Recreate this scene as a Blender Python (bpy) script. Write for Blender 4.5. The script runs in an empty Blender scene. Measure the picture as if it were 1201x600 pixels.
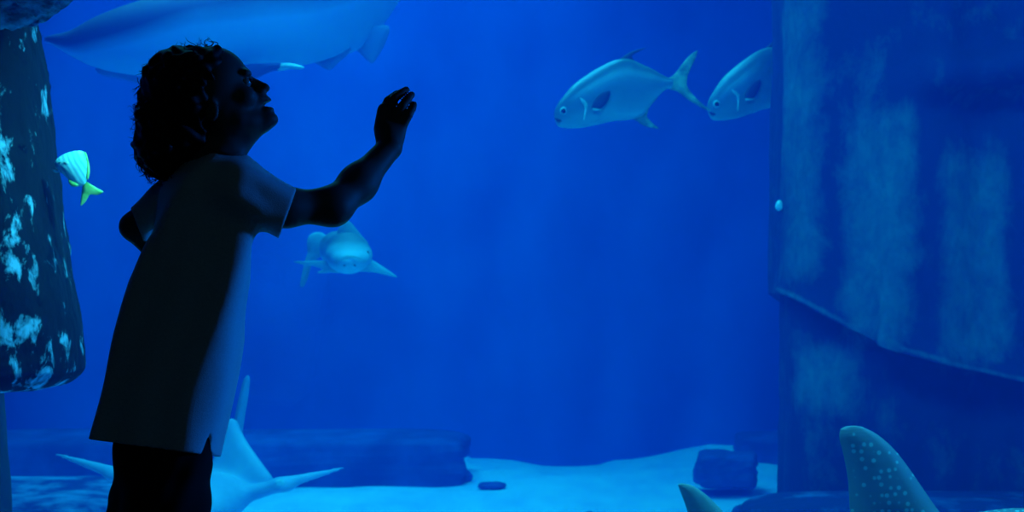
import bpy, bmesh, math, random
import numpy as np
from mathutils import Vector, Matrix, noise as mn
from mathutils.geometry import tessellate_polygon

random.seed(7); rng = np.random.default_rng(7)
SC = bpy.context.scene
COL = SC.collection
FPX = 1800.0; CX = 600.5; CY = 300.0; CAMZ = 0.9

def P(u, v, Y):
    """the point at distance Y from the viewing position that the photo shows at pixel (u, v)"""
    return Vector(((u - CX) * Y / FPX, Y, CAMZ - (v - CY) * Y / FPX))

# ------------------------------------------------------------------ materials
def mat(name, col, rough=0.8, col2=None, scale=5.0, lo=0.4, hi=0.6, stretch=(1, 1, 1), detail=5.0,
        metallic=0.0, spec=0.5, bump=0.0, bscale=None, attr=None, sheen=0.0, dist=0.0):
    m = bpy.data.materials.new(name); m.use_nodes = True
    nt = m.node_tree; N = nt.nodes; L = nt.links
    b = N['Principled BSDF']
    b.inputs['Base Color'].default_value = (*col, 1); b.inputs['Roughness'].default_value = rough
    b.inputs['Metallic'].default_value = metallic; b.inputs['Specular IOR Level'].default_value = spec
    if sheen: b.inputs['Sheen Weight'].default_value = sheen
    if col2 is not None or bump:
        tc = N.new('ShaderNodeTexCoord'); mp = N.new('ShaderNodeMapping')
        mp.inputs['Scale'].default_value = stretch
        L.new(tc.outputs['Object'], mp.inputs['Vector'])
    if col2 is not None:
        no = N.new('ShaderNodeTexNoise'); no.inputs['Scale'].default_value = scale
        no.inputs['Detail'].default_value = detail; no.inputs['Distortion'].default_value = dist
        no.inputs['Roughness'].default_value = 0.62
        L.new(mp.outputs[0], no.inputs['Vector'])
        mr = N.new('ShaderNodeMapRange'); mr.inputs['From Min'].default_value = lo; mr.inputs['From Max'].default_value = hi
        src = no.outputs['Fac']
        if attr:
            at = N.new('ShaderNodeAttribute'); at.attribute_name = attr
            ad = N.new('ShaderNodeMath'); ad.operation = 'ADD'
            L.new(src, ad.inputs[0]); L.new(at.outputs['Fac'], ad.inputs[1]); src = ad.outputs[0]
        L.new(src, mr.inputs['Value'])
        mx = N.new('ShaderNodeMix'); mx.data_type = 'RGBA'
        mx.inputs[6].default_value = (*col, 1); mx.inputs[7].default_value = (*col2, 1)
        L.new(mr.outputs[0], mx.inputs[0]); L.new(mx.outputs[2], b.inputs['Base Color'])
        m['mix'] = mx.name
    if bump:
        n2 = N.new('ShaderNodeTexNoise'); n2.inputs['Scale'].default_value = bscale or scale * 3; n2.inputs['Detail'].default_value = 6
        L.new(mp.outputs[0], n2.inputs['Vector'])
        bp = N.new('ShaderNodeBump'); bp.inputs['Strength'].default_value = bump; bp.inputs['Distance'].default_value = 0.02
        L.new(n2.outputs['Fac'], bp.inputs['Height']); L.new(bp.outputs[0], b.inputs['Normal'])
    return m

M = {}
M['room'] = mat('dark_room_paint', (0.012, 0.012, 0.014), 0.9)
M['carpet'] = mat('dark_carpet', (0.014, 0.014, 0.016), 1.0, (0.02, 0.02, 0.024), 40)
M['tankwall'] = mat('blue_tank_render', (0.004, 0.060, 0.30), 0.95, (0.008, 0.15, 0.58), 0.55, 0.30, 0.72, (1, 1, 0.6), 4, spec=0.1)
M['sand'] = mat('pale_sand', (0.50, 0.58, 0.92), 0.95, (0.66, 0.76, 1.0), 3.0, 0.35, 0.65, (1, 0.5, 1), 6, spec=0.1, bump=0.3, bscale=9)
M['rockblue'] = mat('dark_blue_rock', (0.010, 0.055, 0.20), 0.95, (0.03, 0.13, 0.42), 3, 0.4, 0.75, spec=0.1, bump=0.6, bscale=8)
M['ledge'] = mat('silted_rock', (0.012, 0.05, 0.2), 0.95, (0.12, 0.32, 0.6), 4, 0.42, 0.62, (1, 1, 1), 7, spec=0.1, bump=0.6, bscale=10)
M['ledge2'] = mat('dark_plinth_rock', (0.008, 0.04, 0.15), 0.95, (0.05, 0.18, 0.42), 4, 0.5, 0.7, spec=0.1, bump=0.7, bscale=9)
M['column'] = mat('algae_streaked_rock', (0.006, 0.035, 0.13), 0.95, (0.05, 0.20, 0.25), 6, 0.58, 0.92, (1.2, 1.2, 0.75), 12, spec=0.1, bump=0.7, bscale=9, attr='algae_and_light', dist=0.3)
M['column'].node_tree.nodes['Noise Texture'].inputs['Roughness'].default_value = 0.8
M['pillar'] = mat('flaking_dark_rock', (0.001, 0.006, 0.011), 0.9, (0.22, 0.55, 0.75), 13, 0.53, 0.64, (1.5, 1.5, 0.7), 12, spec=0.2, bump=0.8, bscale=11, attr='algae_and_light', dist=0.4)
M['skin'] = mat('skin', (0.09, 0.065, 0.055), 0.6, spec=0.3)
M['eye'] = mat('eye', (0.25, 0.25, 0.25), 0.3)
M['hair'] = mat('dark_hair', (0.010, 0.008, 0.007), 0.6, spec=0.2)
M['shirt'] = mat('grey_cotton', (0.58, 0.60, 0.60), 0.95, (0.66, 0.68, 0.68), 300, spec=0.05, bump=0.15, bscale=500)
_n = M['shirt'].node_tree; _tr = _n.nodes.new('ShaderNodeBsdfTranslucent'); _tr.inputs[0].default_value = (0.6, 0.63, 0.65, 1)
_mx = _n.nodes.new('ShaderNodeMixShader'); _mx.inputs[0].default_value = 0.1
_n.links.new(_n.nodes['Principled BSDF'].outputs[0], _mx.inputs[1]); _n.links.new(_tr.outputs[0], _mx.inputs[2])
_n.links.new(_mx.outputs[0], [q for q in _n.nodes if q.type == 'OUTPUT_MATERIAL'][0].inputs[0])
M['trousers'] = mat('black_cloth', (0.010, 0.010, 0.012), 0.95, spec=0.1)
M['shoe'] = mat('dark_shoe', (0.02, 0.02, 0.02), 0.6)

def ramp_mat(name, stops, axis='Z', coord='Generated', rough=0.4, spec=0.5, metallic=0.0, noise_amt=0.0, nscale=6, wave=None, dots=None, attr=None):
    m = bpy.data.materials.new(name); m.use_nodes = True
    nt = m.node_tree; N = nt.nodes; L = nt.links; b = N['Principled BSDF']
    b.inputs['Roughness'].default_value = rough; b.inputs['Specular IOR Level'].default_value = spec; b.inputs['Metallic'].default_value = metallic
    tc = N.new('ShaderNodeTexCoord'); sp = N.new('ShaderNodeSeparateXYZ'); L.new(tc.outputs[coord], sp.inputs[0])
    v = sp.outputs[axis]
    if attr:
        an = N.new('ShaderNodeAttribute'); an.attribute_name = attr; v = an.outputs['Fac']
    if noise_amt:
        no = N.new('ShaderNodeTexNoise'); no.inputs['Scale'].default_value = nscale; L.new(tc.outputs[coord], no.inputs['Vector'])
        ma = N.new('ShaderNodeMath'); ma.operation = 'MULTIPLY_ADD'; L.new(no.outputs['Fac'], ma.inputs[0]); ma.inputs[1].default_value = noise_amt
        L.new(v, ma.inputs[2]); su = N.new('ShaderNodeMath'); su.operation = 'SUBTRACT'; L.new(ma.outputs[0], su.inputs[0]); su.inputs[1].default_value = noise_amt / 2
        v = su.outputs[0]
    cr = N.new('ShaderNodeValToRGB'); L.new(v, cr.inputs[0]); e = cr.color_ramp.elements
    e[0].position, e[0].color = stops[0][0], (*stops[0][1], 1); e[1].position, e[1].color = stops[-1][0], (*stops[-1][1], 1)
    for p_, c_ in stops[1:-1]:
        q = e.new(p_); q.color = (*c_, 1)
    out = cr.outputs[0]
    if wave:
        rot, sc, col, fac = wave
        mp = N.new('ShaderNodeMapping'); mp.inputs['Rotation'].default_value = rot; L.new(tc.outputs['Object'], mp.inputs[0])
        wv = N.new('ShaderNodeTexWave'); wv.inputs['Scale'].default_value = sc; wv.inputs['Distortion'].default_value = 1.2; wv.inputs['Detail Scale'].default_value = 2
        L.new(mp.outputs[0], wv.inputs['Vector'])
        mr = N.new('ShaderNodeMapRange'); mr.inputs['From Min'].default_value = 0.45; mr.inputs['From Max'].default_value = 0.75; mr.inputs['To Max'].default_value = fac
        L.new(wv.outputs['Fac'], mr.inputs[0])
        mx = N.new('ShaderNodeMix'); mx.data_type = 'RGBA'; L.new(mr.outputs[0], mx.inputs[0]); L.new(out, mx.inputs[6]); mx.inputs[7].default_value = (*col, 1); out = mx.outputs[2]
    if dots:
        sc, col = dots
        vo = N.new('ShaderNodeTexVoronoi'); vo.inputs['Scale'].default_value = sc; vo.inputs['Randomness'].default_value = 0.55
        L.new(tc.outputs['Object'], vo.inputs['Vector'])
        mr = N.new('ShaderNodeMapRange'); mr.inputs['From Min'].default_value = 0.32; mr.inputs['From Max'].default_value = 0.2
        L.new(vo.outputs['Distance'], mr.inputs[0])
        mx = N.new('ShaderNodeMix'); mx.data_type = 'RGBA'; L.new(mr.outputs[0], mx.inputs[0]); L.new(out, mx.inputs[6]); mx.inputs[7].default_value = (*col, 1); out = mx.outputs[2]
    L.new(out, b.inputs['Base Color'])
    return m

M['permit'] = ramp_mat('silver_fish_skin', attr='back', stops=[(0.0, (0.30, 0.62, 0.62)), (0.14, (0.16, 0.44, 0.50)), (0.45, (0.07, 0.27, 0.37)), (0.80, (0.04, 0.19, 0.27)), (0.93, (0.05, 0.20, 0.26)), (1.0, (0.10, 0.32, 0.30))], noise_amt=0.22, nscale=3, rough=0.35, metallic=0.15)
M['permitfin'] = mat('greenish_fin', (0.06, 0.20, 0.20), 0.5, (0.42, 0.55, 0.38), 9, 0.45, 0.62, (1, 1, 1))
M['darkfin'] = mat('dark_fin', (0.006, 0.04, 0.11), 0.6)
M['fisheye'] = mat('black_pupil', (0.004, 0.006, 0.01), 0.1)
M['iris'] = mat('silver_iris', (0.28, 0.62, 0.66), 0.3)
M['gill'] = mat('bright_gill_edge', (0.75, 0.95, 0.9), 0.25, (0.25, 0.6, 0.6), 25, 0.35, 0.6)
M['stripefish'] = ramp_mat('striped_fish_skin', attr='back', stops=[(0.0, (0.5, 0.95, 0.95)), (1.0, (0.35, 0.98, 1.0))], rough=0.3, wave=((0, math.radians(28), 0), 24, (0.08, 0.42, 0.60), 0.6))
M['yellowfin'] = mat('yellow_green_fin', (0.30, 0.62, 0.10), 0.5, (0.55, 0.8, 0.25), 30, 0.4, 0.6)
M['headshark'] = ramp_mat('pale_bellied_shark_skin', [(0.0, (0.35, 0.85, 0.95)), (0.50, (0.19, 0.62, 0.75)), (0.75, (0.045, 0.22, 0.29)), (1.0, (0.04, 0.16, 0.24))], noise_amt=0.05, rough=0.6)
M['headsharkfin'] = mat('grey_shark_fin', (0.10, 0.38, 0.46), 0.6)
M['palefin'] = mat('pale_shark_fin', (0.18, 0.60, 0.70), 0.6)
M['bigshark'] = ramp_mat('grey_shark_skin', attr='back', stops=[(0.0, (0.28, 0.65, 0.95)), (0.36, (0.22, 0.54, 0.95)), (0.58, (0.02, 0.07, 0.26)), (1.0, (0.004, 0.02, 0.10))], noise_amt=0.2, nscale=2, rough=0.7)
M['bigfin'] = mat('grey_big_fin', (0.04, 0.14, 0.42), 0.7)
M['bigbelly'] = mat('pale_belly_fin', (0.10, 0.30, 0.60), 0.7)
M['tipfin'] = mat('pale_fin_tip', (0.4, 0.9, 0.95), 0.6)
M['whiteshark'] = mat('pale_blue_skin', (0.26, 0.62, 0.85), 0.6, (0.20, 0.52, 0.78), 5, 0.4, 0.6)
M['whitetail'] = mat('darker_grey_tail_skin', (0.16, 0.42, 0.62), 0.6)  # tail skin in a darker tone than the body
M['spotted'] = ramp_mat('spotted_shark_skin', attr='back', stops=[(0.0, (0.15, 0.27, 0.32)), (1.0, (0.13, 0.21, 0.26))], rough=0.6, dots=(46, (0.22, 0.62, 0.60)))
M['plainfin'] = mat('grey_green_fin', (0.16, 0.33, 0.34), 0.6, (0.19, 0.38, 0.38), 30)
M['pale_lump'] = mat('white_lump', (0.6, 0.9, 0.95), 0.6)

# ------------------------------------------------------------------ object helpers
def empty(name, loc, label=None, cat=None, group=None):
    o = bpy.data.objects.new(name, None); COL.objects.link(o); o.location = loc; o.empty_display_size = 0.1
    tag(o, label, cat, group); return o

def tag(o, label=None, cat=None, group=None, kind=None):
    if label: o['label'] = label
    if cat: o['category'] = cat
    if group: o['group'] = group
    if kind: o['kind'] = kind
    return o

def link_mesh(name, me, m, parent=None, smooth=True):
    me.materials.append(m)
    if smooth: me.polygons.foreach_set('use_smooth', [True] * len(me.polygons))
    o = bpy.data.objects.new(name, me); COL.objects.link(o)
    if parent is not None:
        base = Vector((0, 0, 0)); q = parent
        while q is not None: base += q.location; q = q.parent
        me.transform(Matrix.Translation(-base)); o.parent = parent
    me.update(); return o

def recenter(o):
    """put the origin of a one-mesh thing at its middle"""
    me = o.data; c = sum((v.co for v in me.vertices), Vector()) / len(me.vertices)
    me.transform(Matrix.Translation(-c)); o.location = c; me.update(); return o

def pymesh(name, vs, fs):
    me = bpy.data.meshes.new(name); me.from_pydata([tuple(v) for v in vs], [], fs); me.validate(); me.update()
    bm = bmesh.new(); bm.from_mesh(me); bmesh.ops.recalc_face_normals(bm, faces=bm.faces); bm.to_mesh(me); bm.free()
    return me

def box(name, lo, hi, m, kind='structure', parent=None):
    x0, y0, z0 = lo; x1, y1, z1 = hi
    vs = [(x, y, z) for x in (x0, x1) for y in (y0, y1) for z in (z0, z1)]
    fs = [(0, 1, 3, 2), (4, 6, 7, 5), (0, 4, 5, 1), (2, 3, 7, 6), (0, 2, 6, 4), (1, 5, 7, 3)]
    o = link_mesh(name, pymesh(name, vs, fs), m, parent, smooth=False)
    if kind: o['kind'] = kind
    return o

def loft(rings, cap=True):
    """rings: list of equal-length lists of points"""
    n = len(rings[0]); vs = [p for r in rings for p in r]; fs = []
    for i in range(len(rings) - 1):
        for j in range(n):
            k = (j + 1) % n
            fs.append((i * n + j, i * n + k, (i + 1) * n + k, (i + 1) * n + j))
    if cap:
        for base in (0, (len(rings) - 1) * n):
            c = len(vs); vs.append(sum((Vector(vs[base + j]) for j in range(n)), Vector()) / n)
            for j in range(n): fs.append((c, base + j, base + (j + 1) % n))
    return vs, fs

def resample(pts, n):
    """Catmull-Rom through tuples, n samples evenly in parameter"""
    A = np.array(pts, float); m = len(A); out = []
    for i in range(n):
        t = i / (n - 1) * (m - 1); k = min(int(t), m - 2); f = t - k
        p0 = A[max(k - 1, 0)]; p1 = A[k]; p2 = A[k + 1]; p3 = A[min(k + 2, m - 1)]
        out.append(0.5 * ((2 * p1) + (-p0 + p2) * f + (2 * p0 - 5 * p1 + 4 * p2 - p3) * f * f + (-p0 + 3 * p1 - 3 * p2 + p3) * f ** 3))
    return out

def tb_body(stations, Y, n=40, seg=28, power=2.3):
    """a fish body: each station is (u_top, v_top, u_bot, v_bot, half thickness m, depth offset m)"""
    S = resample(stations, n); rings = []
    for ut, vt, ub, vb, th, dy in S:
        T = P(ut, vt, Y + dy); B = P(ub, vb, Y + dy); c = (T + B) / 2; h = (T - B) / 2; th = max(th, 0.0008); r = []
        for j in range(seg):
            a = 2 * math.pi * j / seg; ca, sa = math.cos(a), math.sin(a)
            e = 2 / power
            r.append(c + h * (math.copysign(abs(ca) ** 1.0, ca)) + Vector((0, 1, 0)) * th * math.copysign(abs(sa) ** e, sa))
        rings.append(r)
    vs, fs = loft(rings)
    back = [(math.cos(2 * math.pi * j / seg) + 1) / 2 for _ in rings for j in range(seg)] + [0.5, 0.5]
    return vs, fs, back

def tb_mesh(name, data, shift=None):
    vs, fs, back = data
    if shift: back = [b + shift(v) for v, b in zip(vs, back)]
    me = pymesh(name, vs, fs)
    at_ = me.attributes.new('back', 'FLOAT', 'POINT'); at_.data.foreach_set('value', back); return me

def tri_grid_poly(pts, sub=2):
    bm = bmesh.new(); vs = [bm.verts.new((p[0], p[1], 0)) for p in pts]
    for t in tessellate_polygon([[Vector((p[0], p[1], 0)) for p in pts]]):
        try: bm.faces.new([vs[i] for i in t])
        except ValueError: pass
    for _ in range(sub):
        bmesh.ops.subdivide_edges(bm, edges=bm.edges[:], cuts=1, use_grid_fill=True)
        bmesh.ops.triangulate(bm, faces=bm.faces[:])
    return bm

def fin(name, outline, Y, m, parent, th=0.006, bend=None, samples=3, smooth_outline=True):
    """a lens-shaped fin: outline in picture pixels at distance Y, with a real thickness that thins to the rim.
    bend(u, v) -> depth offset in metres"""
    pts = resample(list(outline) + [outline[0]], len(outline) * samples + 1)[:-1] if smooth_outline else [np.array(p, float) for p in outline]
    bm = tri_grid_poly(pts, 2)
    vs = [(v.co.x, v.co.y) for v in bm.verts]; bm.verts.ensure_lookup_table()
    fs = [tuple(v.index for v in f.verts) for f in bm.faces]
    bd = set(v.index for v in bm.verts if any(len(e.link_faces) == 1 for e in v.link_edges))
    bes = [(e.verts[0].index, e.verts[1].index) for e in bm.edges if len(e.link_faces) == 1]
    bm.free()
    A = np.array(pts); B = np.roll(A, -1, 0)
    def dist(p):
        p = np.array(p); ab = B - A; t = np.clip(((p - A) * ab).sum(1) / np.maximum((ab ** 2).sum(1), 1e-9), 0, 1)
        return np.sqrt((((A + ab * t[:, None]) - p) ** 2).sum(1)).min()
    D = [dist(v) for v in vs]; dm = max(D) or 1
    out = []; n = len(vs)
    for s in (-1, 1):
        for i, (u, v) in enumerate(vs):
            t = th * (0.12 + 0.88 * math.sqrt(min(1, D[i] / dm))) if i not in bd else th * 0.12
            off = bend(u, v) if bend else 0
            out.append(P(u, v, Y + off) + Vector((0, s * t / 2, 0)))
    F = [f[::-1] for f in fs] + [tuple(i + n for i in f) for f in fs]
    for a, b in bes: F.append((a, b, b + n, a + n))
    return link_mesh(name, pymesh(name, out, F), m, parent)

def ball(name, c, r, m, parent=None, sq=(1, 1, 1)):
    bm = bmesh.new(); bmesh.ops.create_uvsphere(bm, u_segments=20, v_segments=12, radius=1)
    bmesh.ops.transform(bm, matrix=Matrix.Translation(c) @ Matrix.Diagonal((r * sq[0], r * sq[1], r * sq[2], 1)), verts=bm.verts)
    me = bpy.data.meshes.new(name); bm.to_mesh(me); bm.free()
    return link_mesh(name, me, m, parent)

def tubes(paths, radii, seg=5):
    vs, fs = [], []
    for pth, r in zip(paths, radii):
        b = len(vs); n = len(pth)
        for i, p in enumerate(pth):
            t = (pth[min(i + 1, n - 1)] - pth[max(i - 1, 0)]).normalized()
            a = t.orthogonal().normalized() if i == 0 else (a - t * a.dot(t)).normalized()
            c = t.cross(a); rr = r * (1 - 0.75 * (i / (n - 1)) ** 2)
            for j in range(seg):
                q = 2 * math.pi * j / seg; vs.append(p + (a * math.cos(q) + c * math.sin(q)) * rr)
        for i in range(n - 1):
            for j in range(seg):
                k = (j + 1) % seg; fs.append((b + i * seg + j, b + i * seg + k, b + (i + 1) * seg + k, b + (i + 1) * seg + j))
        fs.append(tuple(b + j for j in range(seg))[::-1]); fs.append(tuple(b + (n - 1) * seg + j for j in range(seg)))
    return vs, fs

# ------------------------------------------------------------------ distance fields -> one continuous surface
class Field:
    def __init__(s, lo, hi, h):
        s.h = h; s.lo = np.array(lo, float); s.n = np.ceil((np.array(hi) - s.lo) / h).astype(int) + 1
        s.ax = [s.lo[i] + h * np.arange(s.n[i]) for i in range(3)]
        s.F = np.full(s.n, 1.0, np.float32)
    def sub(s, lo, hi, pad):
        sl = []
        for i in range(3):
            a = int(np.clip((lo[i] - pad - s.lo[i]) / s.h, 0, s.n[i])); b = int(np.clip((hi[i] + pad - s.lo[i]) / s.h + 2, 0, s.n[i]))
            sl.append(slice(a, b))
        g = np.meshgrid(*[s.ax[i][sl[i]] for i in range(3)], indexing='ij', sparse=True)
        return tuple(sl), g
    def merge(s, sl, d, k, cut=False):
        if d.size == 0: return
        A = s.F[sl]
        if cut: A2 = -A; dd = d
        else: A2 = A; dd = d
        if k > 0:
            hh = np.clip(0.5 + 0.5 * (dd - A2) / k, 0, 1)
            R = dd * (1 - hh) + A2 * hh - k * hh * (1 - hh)
        else: R = np.minimum(A2, dd)
        s.F[sl] = -R if cut else R
    def cap(s, a, b, ra, rb, k=0.0, flat=None, cut=False):
        """tapered capsule a-b; flat=(unit axis, factor) squashes it along one axis"""
        a = np.array(a, float); b = np.array(b, float); r = max(ra, rb)
        mul = 1.0
        if flat: mul = max(1.0, flat[1])
        sl, (X, Y, Z) = s.sub(np.minimum(a, b) - r * mul, np.maximum(a, b) + r * mul, 2 * k + 3 * s.h)
        if X.size == 0 or Y.size == 0 or Z.size == 0: return
        ab = b - a; L2 = max((ab ** 2).sum(), 1e-12)
        t = np.clip(((X - a[0]) * ab[0] + (Y - a[1]) * ab[1] + (Z - a[2]) * ab[2]) / L2, 0, 1)
        dx, dy, dz = X - a[0] - t * ab[0], Y - a[1] - t * ab[1], Z - a[2] - t * ab[2]
        if flat:
            n, f = np.array(flat[0], float), flat[1]; n /= np.linalg.norm(n)
            q = dx * n[0] + dy * n[1] + dz * n[2]; g = (1 / f - 1) * q
            dx = dx + g * n[0]; dy = dy + g * n[1]; dz = dz + g * n[2]
            d = (np.sqrt(dx * dx + dy * dy + dz * dz) - (ra + (rb - ra) * t)) * min(1, f)
        else:
            d = np.sqrt(dx * dx + dy * dy + dz * dz) - (ra + (rb - ra) * t)
        s.merge(sl, d.astype(np.float32), k, cut)
    def ell(s, c, r, k=0.0, R=None, cut=False):
        c = np.array(c, float); r = np.array(r, float); m = r.max()
        ext = r if R is None else np.array([m, m, m])
        sl, (X, Y, Z) = s.sub(c - ext, c + ext, 2 * k + 3 * s.h)
        x, y, z = X - c[0], Y - c[1], Z - c[2]
        if R is not None:
            Rm = np.array(R)      # rows: local axes in world
            x, y, z = [Rm[i][0] * (X - c[0]) + Rm[i][1] * (Y - c[1]) + Rm[i][2] * (Z - c[2]) for i in range(3)]
        k0 = np.sqrt((x / r[0]) ** 2 + (y / r[1]) ** 2 + (z / r[2]) ** 2)
        k1 = np.sqrt((x / r[0] ** 2) ** 2 + (y / r[1] ** 2) ** 2 + (z / r[2] ** 2) ** 2)
        d = np.where(k1 > 1e-9, k0 * (k0 - 1) / np.maximum(k1, 1e-9), -m)
        s.merge(sl, d.astype(np.float32), k, cut)
    def tower(s, tab, dirx, k=0.0, twist=None, n=2.0):
        """vertical loft; tab rows (z, cx, cy, ra, rb) ascending z; dirx = unit (x, y) of the ra axis"""
        tab = np.array(tab, float); tab = tab[tab[:, 0].argsort()]
        lo = np.array([(tab[:, 1] - tab[:, 3:].max()).min(), (tab[:, 2] - tab[:, 3:].max()).min(), tab[0, 0]])
        hi = np.array([(tab[:, 1] + tab[:, 3:].max()).max(), (tab[:, 2] + tab[:, 3:].max()).max(), tab[-1, 0]])
        sl, (X, Y, Z) = s.sub(lo, hi, 2 * k + 3 * s.h)
        cx, cy, ra, rb = [np.interp(Z, tab[:, 0], tab[:, i]) for i in (1, 2, 3, 4)]
        if twist is not None:
            ph = np.interp(Z, [q[0] for q in twist], [math.radians(q[1]) for q in twist]); d0, d1 = np.cos(ph), -np.sin(ph)
            m_ = n / (n - 1); kk = ((0.95 * np.abs(d0)) ** m_ + np.abs(d1) ** m_) ** (1 / m_); rb = ra / kk; ra = 0.95 * rb
        else: d0, d1 = dirx
        p = (X - cx) * d0 + (Y - cy) * d1; q = -(X - cx) * d1 + (Y - cy) * d0
        d = ((np.abs(p / ra) ** n + np.abs(q / rb) ** n) ** (1 / n) - 1) * np.minimum(ra, rb)
        d = np.maximum(d, np.maximum(tab[0, 0] - Z, Z - tab[-1, 0]))
        s.merge(sl, d.astype(np.float32), k)
    def grid(s): return np.meshgrid(*s.ax, indexing='ij', sparse=True)
    def mesh(s, name):
        F = s.F; F[0], F[-1], F[:, 0], F[:, -1], F[:, :, 0], F[:, :, -1] = 1, 1, 1, 1, 1, 1
        I = F < 0; nx, ny, nz = F.shape
        cs = [(i, j, k) for i in (0, 1) for j in (0, 1) for k in (0, 1)]
        cnt = np.zeros((nx - 1, ny - 1, nz - 1), np.int8)
        for i, j, k in cs: cnt += I[i:nx - 1 + i, j:ny - 1 + j, k:nz - 1 + k]
        act = np.argwhere((cnt > 0) & (cnt < 8))
        idx = np.full(cnt.shape, -1, np.int32); idx[act[:, 0], act[:, 1], act[:, 2]] = np.arange(len(act))
        val = {c: F[act[:, 0] + c[0], act[:, 1] + c[1], act[:, 2] + c[2]] for c in cs}
        acc = np.zeros((len(act), 3)); num = np.zeros(len(act))
        for c in cs:
            for ax in range(3):
                if c[ax]: continue
                d = list(c); d[ax] = 1; d = tuple(d); a, b = val[c], val[d]; m = (a < 0) != (b < 0)
                t = np.where(m, a / np.where(m, a - b, 1), 0)
                p = np.tile(np.array(c, float), (len(act), 1)); p[:, ax] += t
                acc[m] += p[m]; num[m] += 1
        V = s.lo + s.h * (act + acc / num[:, None])
        Q = []
        for ax in range(3):
            sa = [slice(1, -1)] * 3; sb = [slice(1, -1)] * 3; sa[ax] = slice(0, -1); sb[ax] = slice(1, None)
            A, B = I[tuple(sa)], I[tuple(sb)]
            for flip, mask in ((0, A & ~B), (1, ~A & B)):
                e = np.argwhere(mask); off = np.ones(3, int); off[ax] = 0; e = e + off
                o1, o2 = [q for q in range(3) if q != ax]
                def g(d1, d2):
                    t = e.copy(); t[:, o1] -= d1; t[:, o2] -= d2; return idx[t[:, 0], t[:, 1], t[:, 2]]
                q = np.stack([g(1, 1), g(0, 1), g(0, 0), g(1, 0)], 1)
                if flip ^ (ax == 1): q = q[:, ::-1]
                Q.append(q)
        Q = np.concatenate(Q)
        me = bpy.data.meshes.new(name)
        me.vertices.add(len(V)); me.vertices.foreach_set('co', V.astype(np.float32).ravel())
        me.loops.add(len(Q) * 4); me.loops.foreach_set('vertex_index', Q.astype(np.int32).ravel())
        me.polygons.add(len(Q)); me.polygons.foreach_set('loop_start', np.arange(0, len(Q) * 4, 4, dtype=np.int32))
        me.update(calc_edges=True); me.validate()
        bm = bmesh.new(); bm.from_mesh(me)
        for _ in range(2): bmesh.ops.smooth_vert(bm, verts=bm.verts, factor=0.35, use_axis_x=True, use_axis_y=True, use_axis_z=True)
        bm.to_mesh(me); bm.free(); return me

# ------------------------------------------------------------------ the room and the tank
box('floor', (-3.5, -2.2, -0.1), (3.5, 2.95, 0), M['carpet'])
box('ceiling', (-3.5, -2.2, 2.8), (3.5, 2.95, 2.9), M['room'])
box('wall_left', (-3.6, -2.2, 0), (-3.5, 2.95, 2.8), M['room'])
box('wall_right', (3.5, -2.2, 0), (3.6, 2.95, 2.8), M['room'])
box('wall_back', (-3.5, -2.3, 0), (3.5, -2.2, 2.8), M['room'])
box('wall_front', (-3.5, 2.95, 0), (3.5, 3.1, 0.28), M['room'])
box('wall_front_upper', (-3.5, 2.95, 2.0), (3.5, 3.1, 2.8), M['room'])
box('wall_front_left', (-3.5, 2.95, 0.28), (-3.3, 3.1, 2.0), M['room'])
box('wall_front_right', (3.3, 2.95, 0.28), (3.5, 3.1, 2.0), M['room'])

g = bpy.data.materials.new('acrylic_pane'); g.use_nodes = True
nt = g.node_tree; nt.nodes.clear()
o_ = nt.nodes.new('ShaderNodeOutputMaterial'); tr = nt.nodes.new('ShaderNodeBsdfTransparent'); gl = nt.nodes.new('ShaderNodeBsdfGlossy')
gl.inputs['Roughness'].default_value = 0.02; tr.inputs['Color'].default_value = (0.97, 0.985, 0.99, 1)
lw = nt.nodes.new('ShaderNodeLayerWeight'); lw.inputs['Blend'].default_value = 0.5
pw = nt.nodes.new('ShaderNodeMath'); pw.operation = 'POWER'; pw.inputs[1].default_value = 5; nt.links.new(lw.outputs['Facing'], pw.inputs[0])
fr = nt.nodes.new('ShaderNodeMath'); fr.operation = 'MULTIPLY_ADD'; fr.inputs[1].default_value = 0.6; fr.inputs[2].default_value = 0.02; nt.links.new(pw.outputs[0], fr.inputs[0]); mx = nt.nodes.new('ShaderNodeMixShader')
nt.links.new(fr.outputs[0], mx.inputs[0]); nt.links.new(tr.outputs[0], mx.inputs[1]); nt.links.new(gl.outputs[0], mx.inputs[2]); nt.links.new(mx.outputs[0], o_.inputs[0])
M['glass'] = g
box('window_1', (-3.3, 3.0, 0.28), (3.3, 3.06, 2.0), M['glass'])

TX = 5.2; TY0 = 3.1; TY1 = 12.3; TZ0 = -1.0; TZ1 = 4.4
box('wall_tank_left', (-TX - 0.2, TY0, TZ0), (-TX, TY1, TZ1), M['tankwall'])
box('wall_tank_right', (TX, TY0, TZ0), (TX + 0.2, TY1, TZ1), M['tankwall'])
box('ceiling_tank', (-TX, TY0, TZ1), (TX, TY1, TZ1 + 0.15), M['room'])
box('wall_tank_front', (-TX, TY0 - 0.1, TZ0), (TX, TY0, 0.0), M['tankwall'])
box('wall_tank_front_upper', (-TX, TY0 - 0.1, 2.9), (TX, TY0, TZ1), M['tankwall'])

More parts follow.
